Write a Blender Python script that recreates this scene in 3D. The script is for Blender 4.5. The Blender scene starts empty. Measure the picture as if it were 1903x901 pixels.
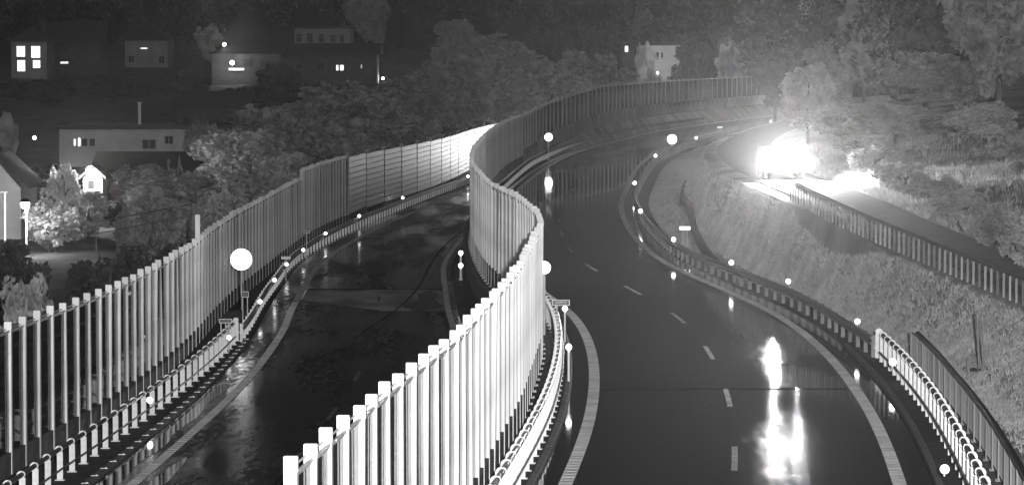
import bpy, math, random
import numpy as np
from mathutils import Vector, Matrix

S = bpy.context.scene
COL = S.collection
R = math.radians

# ------------------------------------------------------------------ camera
CAM_H = 9.3
F = 7000.0                                  # focal length in pixels of a 1903 px wide frame
cd = bpy.data.cameras.new('camera')
cam = bpy.data.objects.new('camera', cd); COL.objects.link(cam)
cd.sensor_width = 36.0
cd.lens = 36.0 * F / 1903.0
cd.clip_start = 0.5
cd.clip_end = 4000
cam.location = (0, 0, CAM_H)
cam.rotation_euler = (R(90) - math.atan(360.5 / F), 0, 0)
S.camera = cam

# ------------------------------------------------------------------ night sky
W = bpy.data.worlds.new('World'); S.world = W; W.use_nodes = True
wn = W.node_tree.nodes; wl = W.node_tree.links
bg = wn['Background']
sky = wn.new('ShaderNodeTexSky'); sky.sky_type = 'NISHITA'; sky.sun_disc = False
sky.sun_elevation = R(4); sky.sun_rotation = R(180)
bw = wn.new('ShaderNodeRGBToBW')
wl.new(sky.outputs['Color'], bw.inputs['Color']); wl.new(bw.outputs['Val'], bg.inputs['Color'])
bg.inputs['Strength'].default_value = 0.0022

# faint moon, low behind the camera
sd = bpy.data.lights.new('moon', 'SUN'); sd.energy = 0.33; sd.angle = R(0.5)
so = bpy.data.objects.new('moon', sd); COL.objects.link(so)
so.rotation_euler = (R(68), 0, R(-6))

S.view_settings.view_transform = 'Standard'
S.view_settings.look = 'None'
S.view_settings.exposure = 0.0
S.view_settings.gamma = 1.0
S.cycles.use_denoising = True
S.cycles.max_bounces = 6
S.cycles.diffuse_bounces = 2
S.cycles.glossy_bounces = 3
S.cycles.transmission_bounces = 4
S.cycles.transparent_max_bounces = 24
S.cycles.volume_bounces = 0
S.cycles.sample_clamp_indirect = 3.0
S.cycles.caustics_reflective = False
S.cycles.caustics_refractive = False

rnd = random.Random(7)

# ------------------------------------------------------------------ materials
def nodes(m):
    m.use_nodes = True
    nt = m.node_tree
    return nt, nt.nodes, nt.links, nt.nodes['Principled BSDF']

def mat(name, col, rough=0.6, var=0.25, scale=3.0, bump=0.0, bscale=20.0, metal=0.0, spec=0.4, coord='Object', stretch=(1, 1, 1), detail=5, objvar=0.0):
    m = bpy.data.materials.new(name)
    nt, N, L, b = nodes(m)
    tc = N.new('ShaderNodeTexCoord'); mp = N.new('ShaderNodeMapping')
    mp.inputs['Scale'].default_value = stretch
    if coord == 'World':
        g = N.new('ShaderNodeNewGeometry'); L.new(g.outputs['Position'], mp.inputs['Vector'])
    else:
        L.new(tc.outputs[coord], mp.inputs['Vector'])
    n = N.new('ShaderNodeTexNoise'); n.inputs['Scale'].default_value = scale; n.inputs['Detail'].default_value = detail
    L.new(mp.outputs['Vector'], n.inputs['Vector'])
    cr = N.new('ShaderNodeMapRange')
    cr.inputs['From Min'].default_value = 0.3; cr.inputs['From Max'].default_value = 0.7
    cr.inputs['To Min'].default_value = col * (1 - var); cr.inputs['To Max'].default_value = col * (1 + var)
    L.new(n.outputs['Fac'], cr.inputs['Value'])
    out = cr.outputs['Result']
    if objvar:
        oi = N.new('ShaderNodeObjectInfo'); mr = N.new('ShaderNodeMapRange')
        mr.inputs['To Min'].default_value = 1 - objvar; mr.inputs['To Max'].default_value = 1 + objvar
        L.new(oi.outputs['Random'], mr.inputs['Value'])
        mu = N.new('ShaderNodeMath'); mu.operation = 'MULTIPLY'
        L.new(out, mu.inputs[0]); L.new(mr.outputs['Result'], mu.inputs[1]); out = mu.outputs[0]
    L.new(out, b.inputs['Base Color'])
    b.inputs['Roughness'].default_value = rough
    b.inputs['Metallic'].default_value = metal
    b.inputs['Specular IOR Level'].default_value = spec
    if bump:
        n2 = N.new('ShaderNodeTexNoise'); n2.inputs['Scale'].default_value = bscale; n2.inputs['Detail'].default_value = 6
        L.new(mp.outputs['Vector'], n2.inputs['Vector'])
        bp = N.new('ShaderNodeBump'); bp.inputs['Strength'].default_value = bump; bp.inputs['Distance'].default_value = 0.05
        L.new(n2.outputs['Fac'], bp.inputs['Height']); L.new(bp.outputs['Normal'], b.inputs['Normal'])
    return m

def glow(name, strength, sample=True):
    m = bpy.data.materials.new(name)
    nt, N, L, b = nodes(m)
    b.inputs['Base Color'].default_value = (.8, .8, .8, 1)
    b.inputs['Emission Color'].default_value = (1, 1, 1, 1)
    b.inputs['Emission Strength'].default_value = strength
    if not sample: m.cycles.emission_sampling = 'NONE'
    return m

def wet_asphalt(name, base, r0, r1, scale, bump):
    m = bpy.data.materials.new(name)
    nt, N, L, b = nodes(m)
    g = N.new('ShaderNodeNewGeometry'); mp = N.new('ShaderNodeMapping'); mp.inputs['Scale'].default_value = (1, .12, 1)
    L.new(g.outputs['Position'], mp.inputs['Vector'])
    n = N.new('ShaderNodeTexNoise'); n.inputs['Scale'].default_value = scale; n.inputs['Detail'].default_value = 6
    L.new(mp.outputs['Vector'], n.inputs['Vector'])
    mr = N.new('ShaderNodeMapRange'); mr.inputs['From Min'].default_value = .38; mr.inputs['From Max'].default_value = .62
    mr.inputs['To Min'].default_value = r0; mr.inputs['To Max'].default_value = r1
    L.new(n.outputs['Fac'], mr.inputs['Value'])
    nf = N.new('ShaderNodeTexNoise'); nf.inputs['Scale'].default_value = 1.0; nf.inputs['Detail'].default_value = 8; nf.inputs['Roughness'].default_value = .7
    mf = N.new('ShaderNodeMapping'); mf.inputs['Scale'].default_value = (5, .9, 1); L.new(g.outputs['Position'], mf.inputs['Vector']); L.new(mf.outputs['Vector'], nf.inputs['Vector'])
    fr_ = N.new('ShaderNodeMapRange'); fr_.inputs['From Min'].default_value = .35; fr_.inputs['From Max'].default_value = .65; fr_.inputs['To Min'].default_value = .6; fr_.inputs['To Max'].default_value = 1.45
    L.new(nf.outputs['Fac'], fr_.inputs['Value'])
    mm = N.new('ShaderNodeMath'); mm.operation = 'MULTIPLY'; L.new(mr.outputs['Result'], mm.inputs[0]); L.new(fr_.outputs['Result'], mm.inputs[1])
    L.new(mm.outputs[0], b.inputs['Roughness'])
    mc = N.new('ShaderNodeMapRange'); mc.inputs['From Min'].default_value = .3; mc.inputs['From Max'].default_value = .7
    mc.inputs['To Min'].default_value = base * .7; mc.inputs['To Max'].default_value = base * 1.35
    L.new(n.outputs['Fac'], mc.inputs['Value']); L.new(mc.outputs['Result'], b.inputs['Base Color'])
    n2 = N.new('ShaderNodeTexNoise'); n2.inputs['Scale'].default_value = 2.2; n2.inputs['Detail'].default_value = 10; n2.inputs['Roughness'].default_value = .68
    mp2 = N.new('ShaderNodeMapping'); mp2.inputs['Scale'].default_value = (1.4, .55, 1); L.new(g.outputs['Position'], mp2.inputs['Vector']); L.new(mp2.outputs['Vector'], n2.inputs['Vector'])
    bp = N.new('ShaderNodeBump'); bp.inputs['Strength'].default_value = bump; bp.inputs['Distance'].default_value = .01
    L.new(n2.outputs['Fac'], bp.inputs['Height']); L.new(bp.outputs['Normal'], b.inputs['Normal'])
    b.inputs['Specular IOR Level'].default_value = .3
    return m

def leafmat(name, col, var=.45):
    m = bpy.data.materials.new(name)
    nt, N, L, b = nodes(m)
    g = N.new('ShaderNodeNewGeometry')
    n = N.new('ShaderNodeTexNoise'); n.inputs['Scale'].default_value = .9; n.inputs['Detail'].default_value = 4
    L.new(g.outputs['Position'], n.inputs['Vector'])
    oi = N.new('ShaderNodeObjectInfo')
    a = N.new('ShaderNodeMath'); a.operation = 'ADD'
    L.new(n.outputs['Fac'], a.inputs[0])
    k = N.new('ShaderNodeMath'); k.operation = 'MULTIPLY_ADD'; k.inputs[1].default_value = .24; k.inputs[2].default_value = -.12
    L.new(oi.outputs['Random'], k.inputs[0]); L.new(k.outputs[0], a.inputs[1])
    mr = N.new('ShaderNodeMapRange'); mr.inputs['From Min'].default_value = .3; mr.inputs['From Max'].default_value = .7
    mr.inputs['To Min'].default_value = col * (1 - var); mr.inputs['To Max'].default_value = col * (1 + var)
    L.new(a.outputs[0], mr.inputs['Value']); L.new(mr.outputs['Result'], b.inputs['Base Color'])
    b.inputs['Roughness'].default_value = .7; b.inputs['Specular IOR Level'].default_value = .2
    tr = N.new('ShaderNodeBsdfTranslucent'); L.new(mr.outputs['Result'], tr.inputs['Color'])
    mx = N.new('ShaderNodeMixShader'); mx.inputs['Fac'].default_value = .3
    L.new(b.outputs['BSDF'], mx.inputs[1]); L.new(tr.outputs['BSDF'], mx.inputs[2])
    L.new(mx.outputs['Shader'], N['Material Output'].inputs['Surface'])
    return m

def glassmat(name, tint, fres):
    m = bpy.data.materials.new(name)
    nt, N, L, b = nodes(m)
    N.remove(b)
    t = N.new('ShaderNodeBsdfTransparent'); t.inputs['Color'].default_value = (tint, tint, tint, 1)
    gl = N.new('ShaderNodeBsdfGlossy'); gl.inputs['Roughness'].default_value = .04; gl.inputs['Color'].default_value = (.9, .9, .9, 1)
    df = N.new('ShaderNodeBsdfDiffuse'); df.inputs['Color'].default_value = (.35, .35, .35, 1)
    tc = N.new('ShaderNodeTexCoord'); no = N.new('ShaderNodeTexNoise'); no.inputs['Scale'].default_value = 2.5; no.inputs['Detail'].default_value = 6
    L.new(tc.outputs['Object'], no.inputs['Vector'])
    dm = N.new('ShaderNodeMapRange'); dm.inputs['From Min'].default_value = .35; dm.inputs['From Max'].default_value = .75
    dm.inputs['To Min'].default_value = .06; dm.inputs['To Max'].default_value = .2
    L.new(no.outputs['Fac'], dm.inputs['Value'])
    m1 = N.new('ShaderNodeMixShader'); L.new(dm.outputs['Result'], m1.inputs['Fac'])
    L.new(t.outputs[0], m1.inputs[1]); L.new(df.outputs[0], m1.inputs[2])
    fr = N.new('ShaderNodeFresnel'); fr.inputs['IOR'].default_value = fres
    m2 = N.new('ShaderNodeMixShader'); L.new(fr.outputs[0], m2.inputs['Fac'])
    L.new(m1.outputs[0], m2.inputs[1]); L.new(gl.outputs[0], m2.inputs[2])
    L.new(m2.outputs[0], N['Material Output'].inputs['Surface'])
    return m

M = dict(
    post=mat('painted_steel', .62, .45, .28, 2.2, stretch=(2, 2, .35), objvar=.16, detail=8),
    postdark=mat('dimmed_steel', .4, .5, .2, 1.5, stretch=(1, 1, .3), objvar=.2),  # darker copy of the post steel, light falloff with distance put into colour
    glass=glassmat('acrylic_pane', .86, 1.12),
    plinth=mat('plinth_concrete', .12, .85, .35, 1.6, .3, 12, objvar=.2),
    plinthlight=mat('lit_pale_concrete', .55, .85, .25, 1.6, .3, 12, objvar=.15),  # pale concrete, raised further to paint headlight on the far barrier base
    cassette=mat('aluminium_cassette', .45, .45, .15, 2.0, stretch=(.4, 1, 2), objvar=.15),
    galv=mat('galvanised', .62, .4, .15, 6, metal=0.0, spec=.6, objvar=.1),
    galvdark=mat('dull_galvanised', .16, .5, .3, 5, spec=.5),
    tube=mat('tube_steel', .10, .35, .3, 5, spec=.6),
    road=wet_asphalt('wet_asphalt', .026, .025, .075, .45, .018),
    roadl=wet_asphalt('wet_asphalt_patchy', .035, .1, .34, .5, .1),
    gutter=wet_asphalt('standing_water', .015, .02, .06, .8, .015),
    seam=mat('tar_seam', .012, .95, .3, 3, coord='World', spec=.02),
    paint=mat('road_paint', .72, .6, .25, 1.2, .3, 30, coord='World'),
    worn=mat('worn_road_paint', .19, .6, .6, 2.2, .3, 30, coord='World'),
    kerb=mat('kerb_concrete', .16, .8, .3, 2.5, .3, 18, coord='World'),
    verge=mat('verge_gravel', .05, .9, .4, 2.5, .6, 14, coord='World'),
    lawn=mat('dark_lawn', .07, .95, .4, .3, 0, 5, coord='World', spec=.1, detail=9),
    grass=mat('rough_grass', .34, .95, .35, .25, 0, 5, coord='World', spec=.1, detail=9),
    uproad=mat('dry_asphalt', .07, .8, .25, 1.5, .3, 20, coord='World'),
    picket=mat('weathered_picket', .2, .7, .3, 3, stretch=(1, 1, .3), objvar=.5),
    wood=mat('grey_timber', .2, .8, .3, 2, .3, 15, stretch=(1, 1, .2), objvar=.25),
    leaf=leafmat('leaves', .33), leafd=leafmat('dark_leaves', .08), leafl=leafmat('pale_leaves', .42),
    bark=mat('bark', .09, .9, .4, 4, .5, 12, stretch=(1, 1, .3)),
    render=mat('house_render', .2, .85, .15, .8, .1, 15, coord='World'),
    renderm=mat('pale_render', .38, .85, .15, .8, .1, 15, coord='World'),
    renderw=mat('white_render', .62, .85, .1, .8, .1, 15, coord='World'),
    brick=mat('brick_wall', .055, .85, .3, 1.5, .3, 10, coord='World'),
    roof=mat('roof_tiles', .045, .7, .3, 2.5, .4, 8, coord='World'),
    frame=mat('window_frame', .5, .6, .1, 3),
    pane=mat('dark_pane', .02, .08, .2, 1, spec=.6),
    lit=glow('lit_window', 2.2), lamp=glow('lamp_glass', 25, False), marker=glow('glowing_reflector_lens', 9, False),  # marker: reflector lens, returned light put into emission
    disc=glow('glowing_disc', 7, True), plate=glow('glowing_plate', 1.6, False), head=glow('headlight_glass', 150, False),  # disc and plate: sign faces with brightness put into emission
    black=mat('black_plastic', .02, .4, .2, 4), white=mat('white_plastic', .7, .45, .1, 4),
    carpaint=mat('car_paint', .18, .2, .05, 3, spec=.6), tyre=mat('tyre_rubber', .02, .8, .2, 6), rim=mat('alloy', .5, .3, .1, 4, spec=.6),
)

# ------------------------------------------------------------------ helpers
class MB:
    def __init__(s): s.v = []; s.f = []
    def box(s, c, d, rz=0.0):
        n = len(s.v); cx, cy, cz = c; hx, hy, hz = d[0] / 2, d[1] / 2, d[2] / 2
        ca, sa = math.cos(rz), math.sin(rz)
        for z in (-hz, hz):
            for x, y in ((-hx, -hy), (hx, -hy), (hx, hy), (-hx, hy)):
                s.v.append((cx + x * ca - y * sa, cy + x * sa + y * ca, cz + z))
        for q in ((0, 3, 2, 1), (4, 5, 6, 7), (0, 1, 5, 4), (1, 2, 6, 5), (2, 3, 7, 6), (3, 0, 4, 7)):
            s.f.append(tuple(n + i for i in q))
        return s
    def prism(s, prof, axis, a, b):
        """prof: list of 2-D points, extruded along axis ('x','y','z') from a to b"""
        n = len(s.v); k = len(prof)
        for t in (a, b):
            for p, q in prof:
                s.v.append((t, p, q) if axis == 'x' else ((p, t, q) if axis == 'y' else (p, q, t)))
        for i in range(k):
            j = (i + 1) % k
            s.f.append((n + i, n + j, n + k + j, n + k + i))
        s.f.append(tuple(n + i for i in reversed(range(k)))); s.f.append(tuple(n + k + i for i in range(k)))
        return s
    def tube(s, pts, rad, seg=8, caps=True):
        pts = [Vector(p) for p in pts]; n0 = len(s.v); k = len(pts)
        rads = rad if isinstance(rad, (list, tuple)) else [rad] * k
        for i, p in enumerate(pts):
            d = (pts[min(i + 1, k - 1)] - pts[max(i - 1, 0)]).normalized()
            up = Vector((0, 0, 1)) if abs(d.z) < .9 else Vector((1, 0, 0))
            u = d.cross(up).normalized(); w = u.cross(d).normalized()
            for j in range(seg):
                a = 2 * math.pi * j / seg
                s.v.append(tuple(p + u * (math.cos(a) * rads[i]) + w * (math.sin(a) * rads[i])))
        for i in range(k - 1):
            for j in range(seg):
                a = n0 + i * seg + j; b = n0 + i * seg + (j + 1) % seg
                s.f.append((a, b, b + seg, a + seg))
        if caps:
            s.f.append(tuple(n0 + j for j in reversed(range(seg))))
            s.f.append(tuple(n0 + (k - 1) * seg + j for j in range(seg)))
        return s
    def sweep(s, prof, frames):
        """prof: closed 2-D outline (across, up); frames: list of (point, across unit vector)"""
        n = len(s.v); k = len(prof)
        for p, a in frames:
            for q, r in prof:
                s.v.append((p[0] + a[0] * q, p[1] + a[1] * q, p[2] + r))
        for i in range(len(frames) - 1):
            for j in range(k):
                u = n + i * k + j; v = n + i * k + (j + 1) % k
                s.f.append((u, v, v + k, u + k))
        s.f.append(tuple(n + j for j in reversed(range(k)))); e = n + (len(frames) - 1) * k
        s.f.append(tuple(e + j for j in range(k)))
        return s
    def lathe(s, prof, c=(0, 0, 0), axis='z', seg=16):
        n = len(s.v); k = len(prof)
        for r, h in prof:
            for j in range(seg):
                a = 2 * math.pi * j / seg; x, y = r * math.cos(a), r * math.sin(a)
                p = (x, y, h) if axis == 'z' else ((x, h, y) if axis == 'y' else (h, x, y))
                s.v.append((c[0] + p[0], c[1] + p[1], c[2] + p[2]))
        for i in range(k - 1):
            for j in range(seg):
                a = n + i * seg + j; b = n + i * seg + (j + 1) % seg
                s.f.append((a, b, b + seg, a + seg))
        s.f.append(tuple(n + j for j in reversed(range(seg)))); s.f.append(tuple(n + (k - 1) * seg + j for j in range(seg)))
        return s
    def mesh(s, name):
        me = bpy.data.meshes.new(name); me.from_pydata(s.v, [], s.f); me.update()
        return me

def fixn(me):
    import bmesh
    b = bmesh.new(); b.from_mesh(me); bmesh.ops.recalc_face_normals(b, faces=b.faces); b.to_mesh(me); b.free()
    return me

def smooth(me, ang=40):
    me.polygons.foreach_set('use_smooth', [True] * len(me.polygons))
    try: me.set_sharp_from_angle(angle=R(ang))
    except Exception: pass
    return me

def mk(name, mesh, m=None, parent=None, loc=(0, 0, 0), rz=0.0, sc=None):
    if isinstance(mesh, MB): mesh = fixn(mesh.mesh(name))
    if m is not None and len(mesh.materials) == 0: mesh.materials.append(M[m] if isinstance(m, str) else m)
    o = bpy.data.objects.new(name, mesh); COL.objects.link(o)
    o.location = loc; o.rotation_euler = (0, 0, rz)
    if sc is not None: o.scale = sc if isinstance(sc, tuple) else (sc, sc, sc)
    if parent is not None: o.parent = parent
    return o

def tag(o, label=None, cat=None, group=None, kind=None):
    if label: o['label'] = label
    if cat: o['category'] = cat
    if group: o['group'] = group
    if kind: o['kind'] = kind
    return o

def thing(name, label, cat, loc=(0, 0, 0), rz=0.0, group=None):
    o = bpy.data.objects.new(name, None); COL.objects.link(o)
    o.location = loc; o.rotation_euler = (0, 0, rz); o.empty_display_size = .3
    return tag(o, label, cat, group)

class Spline:
    def __init__(s, pts):
        s.x = np.array([p[0] for p in pts], float); s.y = np.array([p[1] for p in pts], float)
        h = np.diff(s.x); n = len(s.x); A = np.eye(n); r = np.zeros(n)
        for i in range(1, n - 1):
            A[i, i - 1] = h[i - 1]; A[i, i] = 2 * (h[i - 1] + h[i]); A[i, i + 1] = h[i]
            r[i] = 3 * ((s.y[i + 1] - s.y[i]) / h[i] - (s.y[i] - s.y[i - 1]) / h[i - 1])
        s.c = np.linalg.solve(A, r); s.h = h
    def __call__(s, t):
        i = int(np.clip(np.searchsorted(s.x, t) - 1, 0, len(s.h) - 1)); h = s.h[i]
        d = (s.c[i + 1] - s.c[i]) / (3 * h); b = (s.y[i + 1] - s.y[i]) / h - h * (2 * s.c[i] + s.c[i + 1]) / 3
        u = t - s.x[i]
        if t < s.x[0]: return float(s.y[0] + b * u)
        return float(s.y[i] + b * u + s.c[i] * u * u + d * u ** 3)

def lerp(xs, ys):
    return lambda t: float(np.interp(t, xs, ys))

# ------------------------------------------------------------------ alignment of the place (X across, Y along, metres)
RL = Spline([(0, -6), (30, -2.9), (50, -1.1), (70, .45), (80.3, 1.15), (91.7, 1.82), (103, 2.25), (112, 2.42), (122.8, 2.38), (132, 2.05), (142, 1.3),
             (150.7, .53), (162, -.38), (179, -1.0), (204, -1.05), (224, -.65), (245, .25), (281, 1.96), (322, 4.56), (352, 7.3), (385, 11.3),
             (423, 16.4), (465, 24.2), (520, 36), (600, 57), (700, 88)])
RR = lambda y: RL(y) + 7.15 + max(0, y - 300) * .004
CB = Spline([(0, -7.6), (30, -4.4), (48, -2.82), (61, -1.79), (70, -1.04), (79, -.52), (91, .12), (102, .5), (112, .82), (118.6, .86), (127, .6), (134, .25),
             (140, -.2), (147, -.75), (158, -1.3), (171, -1.75), (190, -2.02), (206, -1.98), (227, -1.7), (251, -1.2), (275, -.5), (300, .75), (325, 2.3),
             (374, 7.6), (415, 13), (455, 19.4), (520, 33.2), (600, 54), (700, 85)])
CZ = lerp([0, 310, 345, 385, 700], [0, 0, .7, 1.5, 1.5])
LL = Spline([(0, -14.6), (60, -11.7), (80, -10.8), (100, -10.0), (114, -9.55), (132, -9.2), (143, -9.22), (153, -9.35), (167, -9.75), (180, -10), (199, -10.25),
             (219, -9.75), (236, -9.1), (255, -8.1), (274, -6.9), (296, -5.4), (321, -3.6), (357, -.6), (400, 4.2), (460, 13), (520, 24), (600, 43)])
LW = lerp([0, 150, 182, 205, 245, 700], [7.1, 7.0, 6.8, 6.6, 6.2, 6.0])
LR = lambda y: LL(y) + LW(y)
LB = Spline([(0, -17.8), (60, -15.4), (85, -14.35), (101.6, -13.7), (108, -13.25), (115, -12.8), (128, -12.4), (141, -12.3), (161, -12.6), (192, -12.5), (220, -12.2),
             (252, -11), (285, -8.4), (320, -5.9), (357, -4.0), (400, -.5)])
ZL = lerp([0, 220, 330, 700], [-2.2, -2.2, -2.8, -2.8])
UX = Spline([(0, 24.5), (60, 19.3), (109, 14.9), (149, 11.3), (158, 10.9), (168, 10.5), (185, 10.4), (215, 11.4), (250, 14.2), (300, 20), (350, 27.5), (420, 40), (520, 62), (700, 110)])
UZ = lerp([0, 60, 109, 149, 168, 215, 300, 700], [.5, .9, 1.95, 3.3, 3.5, 3.5, 3.2, 3.2])
GR = lambda y: RR(y) + float(np.interp(y, [0, 105, 120, 170, 240, 300, 360, 430], [1.4, 1.4, 1.0, .75, .8, 1.2, 2.0, 2.6]))
LTZ = lerp([-60, 150, 230, 330, 420, 480, 600, 800, 1200], [-4, -3.7, -3.2, -.8, 3, 5, 7.5, 15, 30])

def tangent(fn, y, e=.5):
    d = Vector((fn(y + e) - fn(y - e), 2 * e)); d.normalize(); return d

def heading(fn, y):            # rotation about z that turns local +Y along the line
    d = tangent(fn, y); return math.atan2(-d.x, d.y)

def stations(fn, y0, y1, step):
    out = [y0]; y = y0
    while y < y1:
        d = tangent(fn, y); y += step * d.y; out.append(y)
    return out

# ------------------------------------------------------------------ ground
def ground_section(y):
    zl = ZL(y) - .12; p = []
    lb = LB(min(y, 400)) if y < 400 else min(LB(400) + (y - 400) * .02, LL(min(y, 600)) - 3)
    lt = LTZ(y)
    for x in (-420, -300, -220, -160, -120, -90, -70, -55, -44, -36, -30, -25):
        if True: p.append((x + 0.0, lt + .35 * math.sin(x * .13 + y * .05) + max(0, -x - 60) * .01))
    p.append((min(lb - 6, -19.0) if y < 150 else lb - 6, lt if y < 300 or y > 470 else min(lt, -1.3)))
    near = -.75 if y < 330 else -.2
    p.append((lb - 1.0, zl + near)); p.append((lb - .3, zl - .15)); p.append((lb + .4, zl))
    ll = LL(min(y, 600)); lr = LR(min(y, 600)); c = CB(min(y, 700)); cz = CZ(y)
    lr = min(lr, c - 1.0)
    p.append((ll, zl)); p.append((lr + .45, zl))
    p.append((c - .42, zl + .06) if y < 250 else (c - .42, min(zl + .3, 0)))
    p.append((c - .36, cz - .04)); p.append((c + .3, cz - .03))
    rl = RL(min(y, 700)); rr = RR(min(y, 700))
    p.append((rl - .75 if cz < .3 else rl - .9, -.06)); p.append((rr + .5, -.10))
    g = GR(min(y, 430)) if y < 430 else rr + 2.6
    p.append((g + .9, .02))
    ux = max(UX(min(y, 700)), g + 2.6); uz = UZ(y)
    for t in (.12, .3, .5, .7, .88):
        p.append((g + .9 + (ux - .35 - g - .9) * t, .02 + (uz - .05) * t ** 2.0 + .12 * math.sin(y * .21 + t * 9) * math.sin(t * 3.14)))
    p.append((ux - .35, uz - .12)); p.append((ux + .2, uz - .08)); p.append((ux + 3.5, uz - .08))
    far = max(0, y - 500) * .03
    for d in (4.2, 6, 9, 14, 20, 27, 36, 50, 75, 110, 180, 320):
        p.append((ux + d, uz + .1 + (d - 4) * .16 * min(1, 12 / max(d, 12) + .35) + far + .25 * math.sin(y * .17 + d)))
    # keep strictly increasing
    q = [p[0]]
    for x, z in p[1:]:
        q.append((max(x, q[-1][0] + .02), z))
    return q

ys = [-60 + 10 * i for i in range(12)] + [60 + 2.5 * i for i in range(136)] + [400 + 10 * i for i in range(40)] + [800, 850, 900, 1000, 1100, 1200, 1500]
secs = [ground_section(y) for y in ys]
secx = [np.array([q[0] for q in s]) for s in secs]; secz = [np.array([q[1] for q in s]) for s in secs]
k = len(secs[0]); g = MB()
for y, sct in zip(ys, secs):
    for x, z in sct: g.v.append((x, y, z))
for i in range(len(ys) - 1):
    for j in range(k - 1):
        a = i * k + j; g.f.append((a, a + 1, a + k + 1, a + k))
me = g.mesh('ground'); me.materials.append(M['grass']); me.materials.append(M['lawn']); smooth(me, 50)
for f_, pl in enumerate(me.polygons): pl.material_index = 1 if f_ % (k - 1) < 20 else 0
tag(mk('ground', me), kind='structure')

def ground_z(x, y):
    i = int(np.clip(np.searchsorted(ys, y) - 1, 0, len(ys) - 2)); t = (y - ys[i]) / (ys[i + 1] - ys[i])
    return float(np.interp(x, secx[i], secz[i])) * (1 - t) + float(np.interp(x, secx[i + 1], secz[i + 1])) * t

def ribbon(name, fl, fr, zf, y0, y1, step, m, parent=None, dz=0.0, cols=1, kind='structure'):
    b = MB(); n = int(math.ceil((y1 - y0) / step)) + 1; yy = np.linspace(y0, y1, n)
    for y in yy:
        a, c = fl(y), fr(y)
        for j in range(cols + 1):
            b.v.append((a + (c - a) * j / cols, y, zf(y) + dz))
    w = cols + 1
    for i in range(n - 1):
        for j in range(cols):
            a = i * w + j; b.f.append((a, a + 1, a + w + 1, a + w))
    me = b.mesh(name); me.materials.append(M[m]); smooth(me)
    o = mk(name, me, parent=parent)
    if parent is None: tag(o, kind=kind)
    return o

Z0 = lambda y: 0.0
ROAD_R = ribbon('right_carriageway', lambda y: RL(y) - .7, lambda y: RR(y) + .75, Z0, -20, 690, 3, 'road')
ROAD_L = ribbon('left_carriageway', lambda y: LL(y) - 1.05, lambda y: LR(y) + .4, ZL, -20, 590, 3, 'roadl')
ROAD_U = ribbon('upper_road', lambda y: UX(y) + .3, lambda y: UX(y) + 3.4, UZ, -20, 520, 4, 'uproad')
tag(ROAD_R, 'wet dark asphalt carriageway on the camera-right side of the central barrier')
tag(ROAD_L, 'wet patchy asphalt carriageway between the two tall barriers')
tag(ROAD_U, 'narrow upper road on the grassy bank behind a post guardrail')
PAVE_L = ribbon('left_verge', lambda y: LB(y) + .12, lambda y: LL(y) - 1.25, lambda y: ZL(y) - .03, 0, 395, 3, 'verge')
PAVE_C = ribbon('central_verge', lambda y: CB(y) - .28, lambda y: RL(y) - .72, lambda y: CZ(y) * 1.0 + .0 if y < 312 else CZ(y) * .5, 0, 312, 3, 'verge', dz=.006)
PAVE_R = ribbon('right_verge', lambda y: RR(y) + .77, lambda y: GR(y) + .85, Z0, -20, 430, 3, 'verge', dz=.03)
ribbon('bridge_walkway', lambda y: GR(y) + .3, lambda y: GR(y) + 1.45, Z0, 40, 113, 3, 'kerb', dz=.10)

# paint: ribbed edge lines, lane dashes, seams
def edge_line(fn, w, zf, y0, y1, parent, rib_to):
    b = MB(); y = y0; i = 0
    while y < y1:
        rib = y < rib_to
        h = .004 + (.014 if (rib and i % 2) else 0)
        b.v += [(fn(y) - w / 2, y, zf(y) + h), (fn(y) + w / 2, y, zf(y) + h)]
        if rib: b.v += [(fn(y) - w / 2, y + .03, zf(y) + .004 + (.014 if i % 2 == 0 else 0)), (fn(y) + w / 2, y + .03, zf(y) + .004 + (.014 if i % 2 == 0 else 0))]
        y += .28 if rib else 2.0; i += 1
    for j in range(len(b.v) // 2 - 1): b.f.append((2 * j, 2 * j + 1, 2 * j + 3, 2 * j + 2))
    me = b.mesh('edge_line'); me.materials.append(M['paint'])
    return mk('edge_line', me, parent=parent)
edge_line(RL, .3, Z0, 40, 600, ROAD_R, 170)
edge_line(RR, .3, Z0, 40, 420, ROAD_R, 170)
edge_line(LL, .3, ZL, 40, 360, ROAD_L, 170)
edge_line(LR, .26, ZL, 100, 300, ROAD_L, 0)

def dash(fn, zf, y0, y1, w, parent):
    b = MB(); n = 6
    for i in range(n + 1):
        y = y0 + (y1 - y0) * i / n
        b.v += [(fn(y) - w / 2, y, zf(y) + .004), (fn(y) + w / 2, y, zf(y) + .004)]
    for j in range(n): b.f.append((2 * j, 2 * j + 1, 2 * j + 3, 2 * j + 2))
    me = b.mesh('lane_dash'); me.materials.append(M['worn']); mk('lane_dash', me, parent=parent)
MR = lambda y: RL(y) + 3.6
ML = lambda y: LL(y) + 3.75
y = 53.0
while y < 330:
    dash(MR, Z0, y, y + 5.0, .14, ROAD_R); y += 14.9
y = 62.0
while y < 300:
    dash(ML, ZL, y, y + 4.2, .14, ROAD_L); y += 13.6

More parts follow.
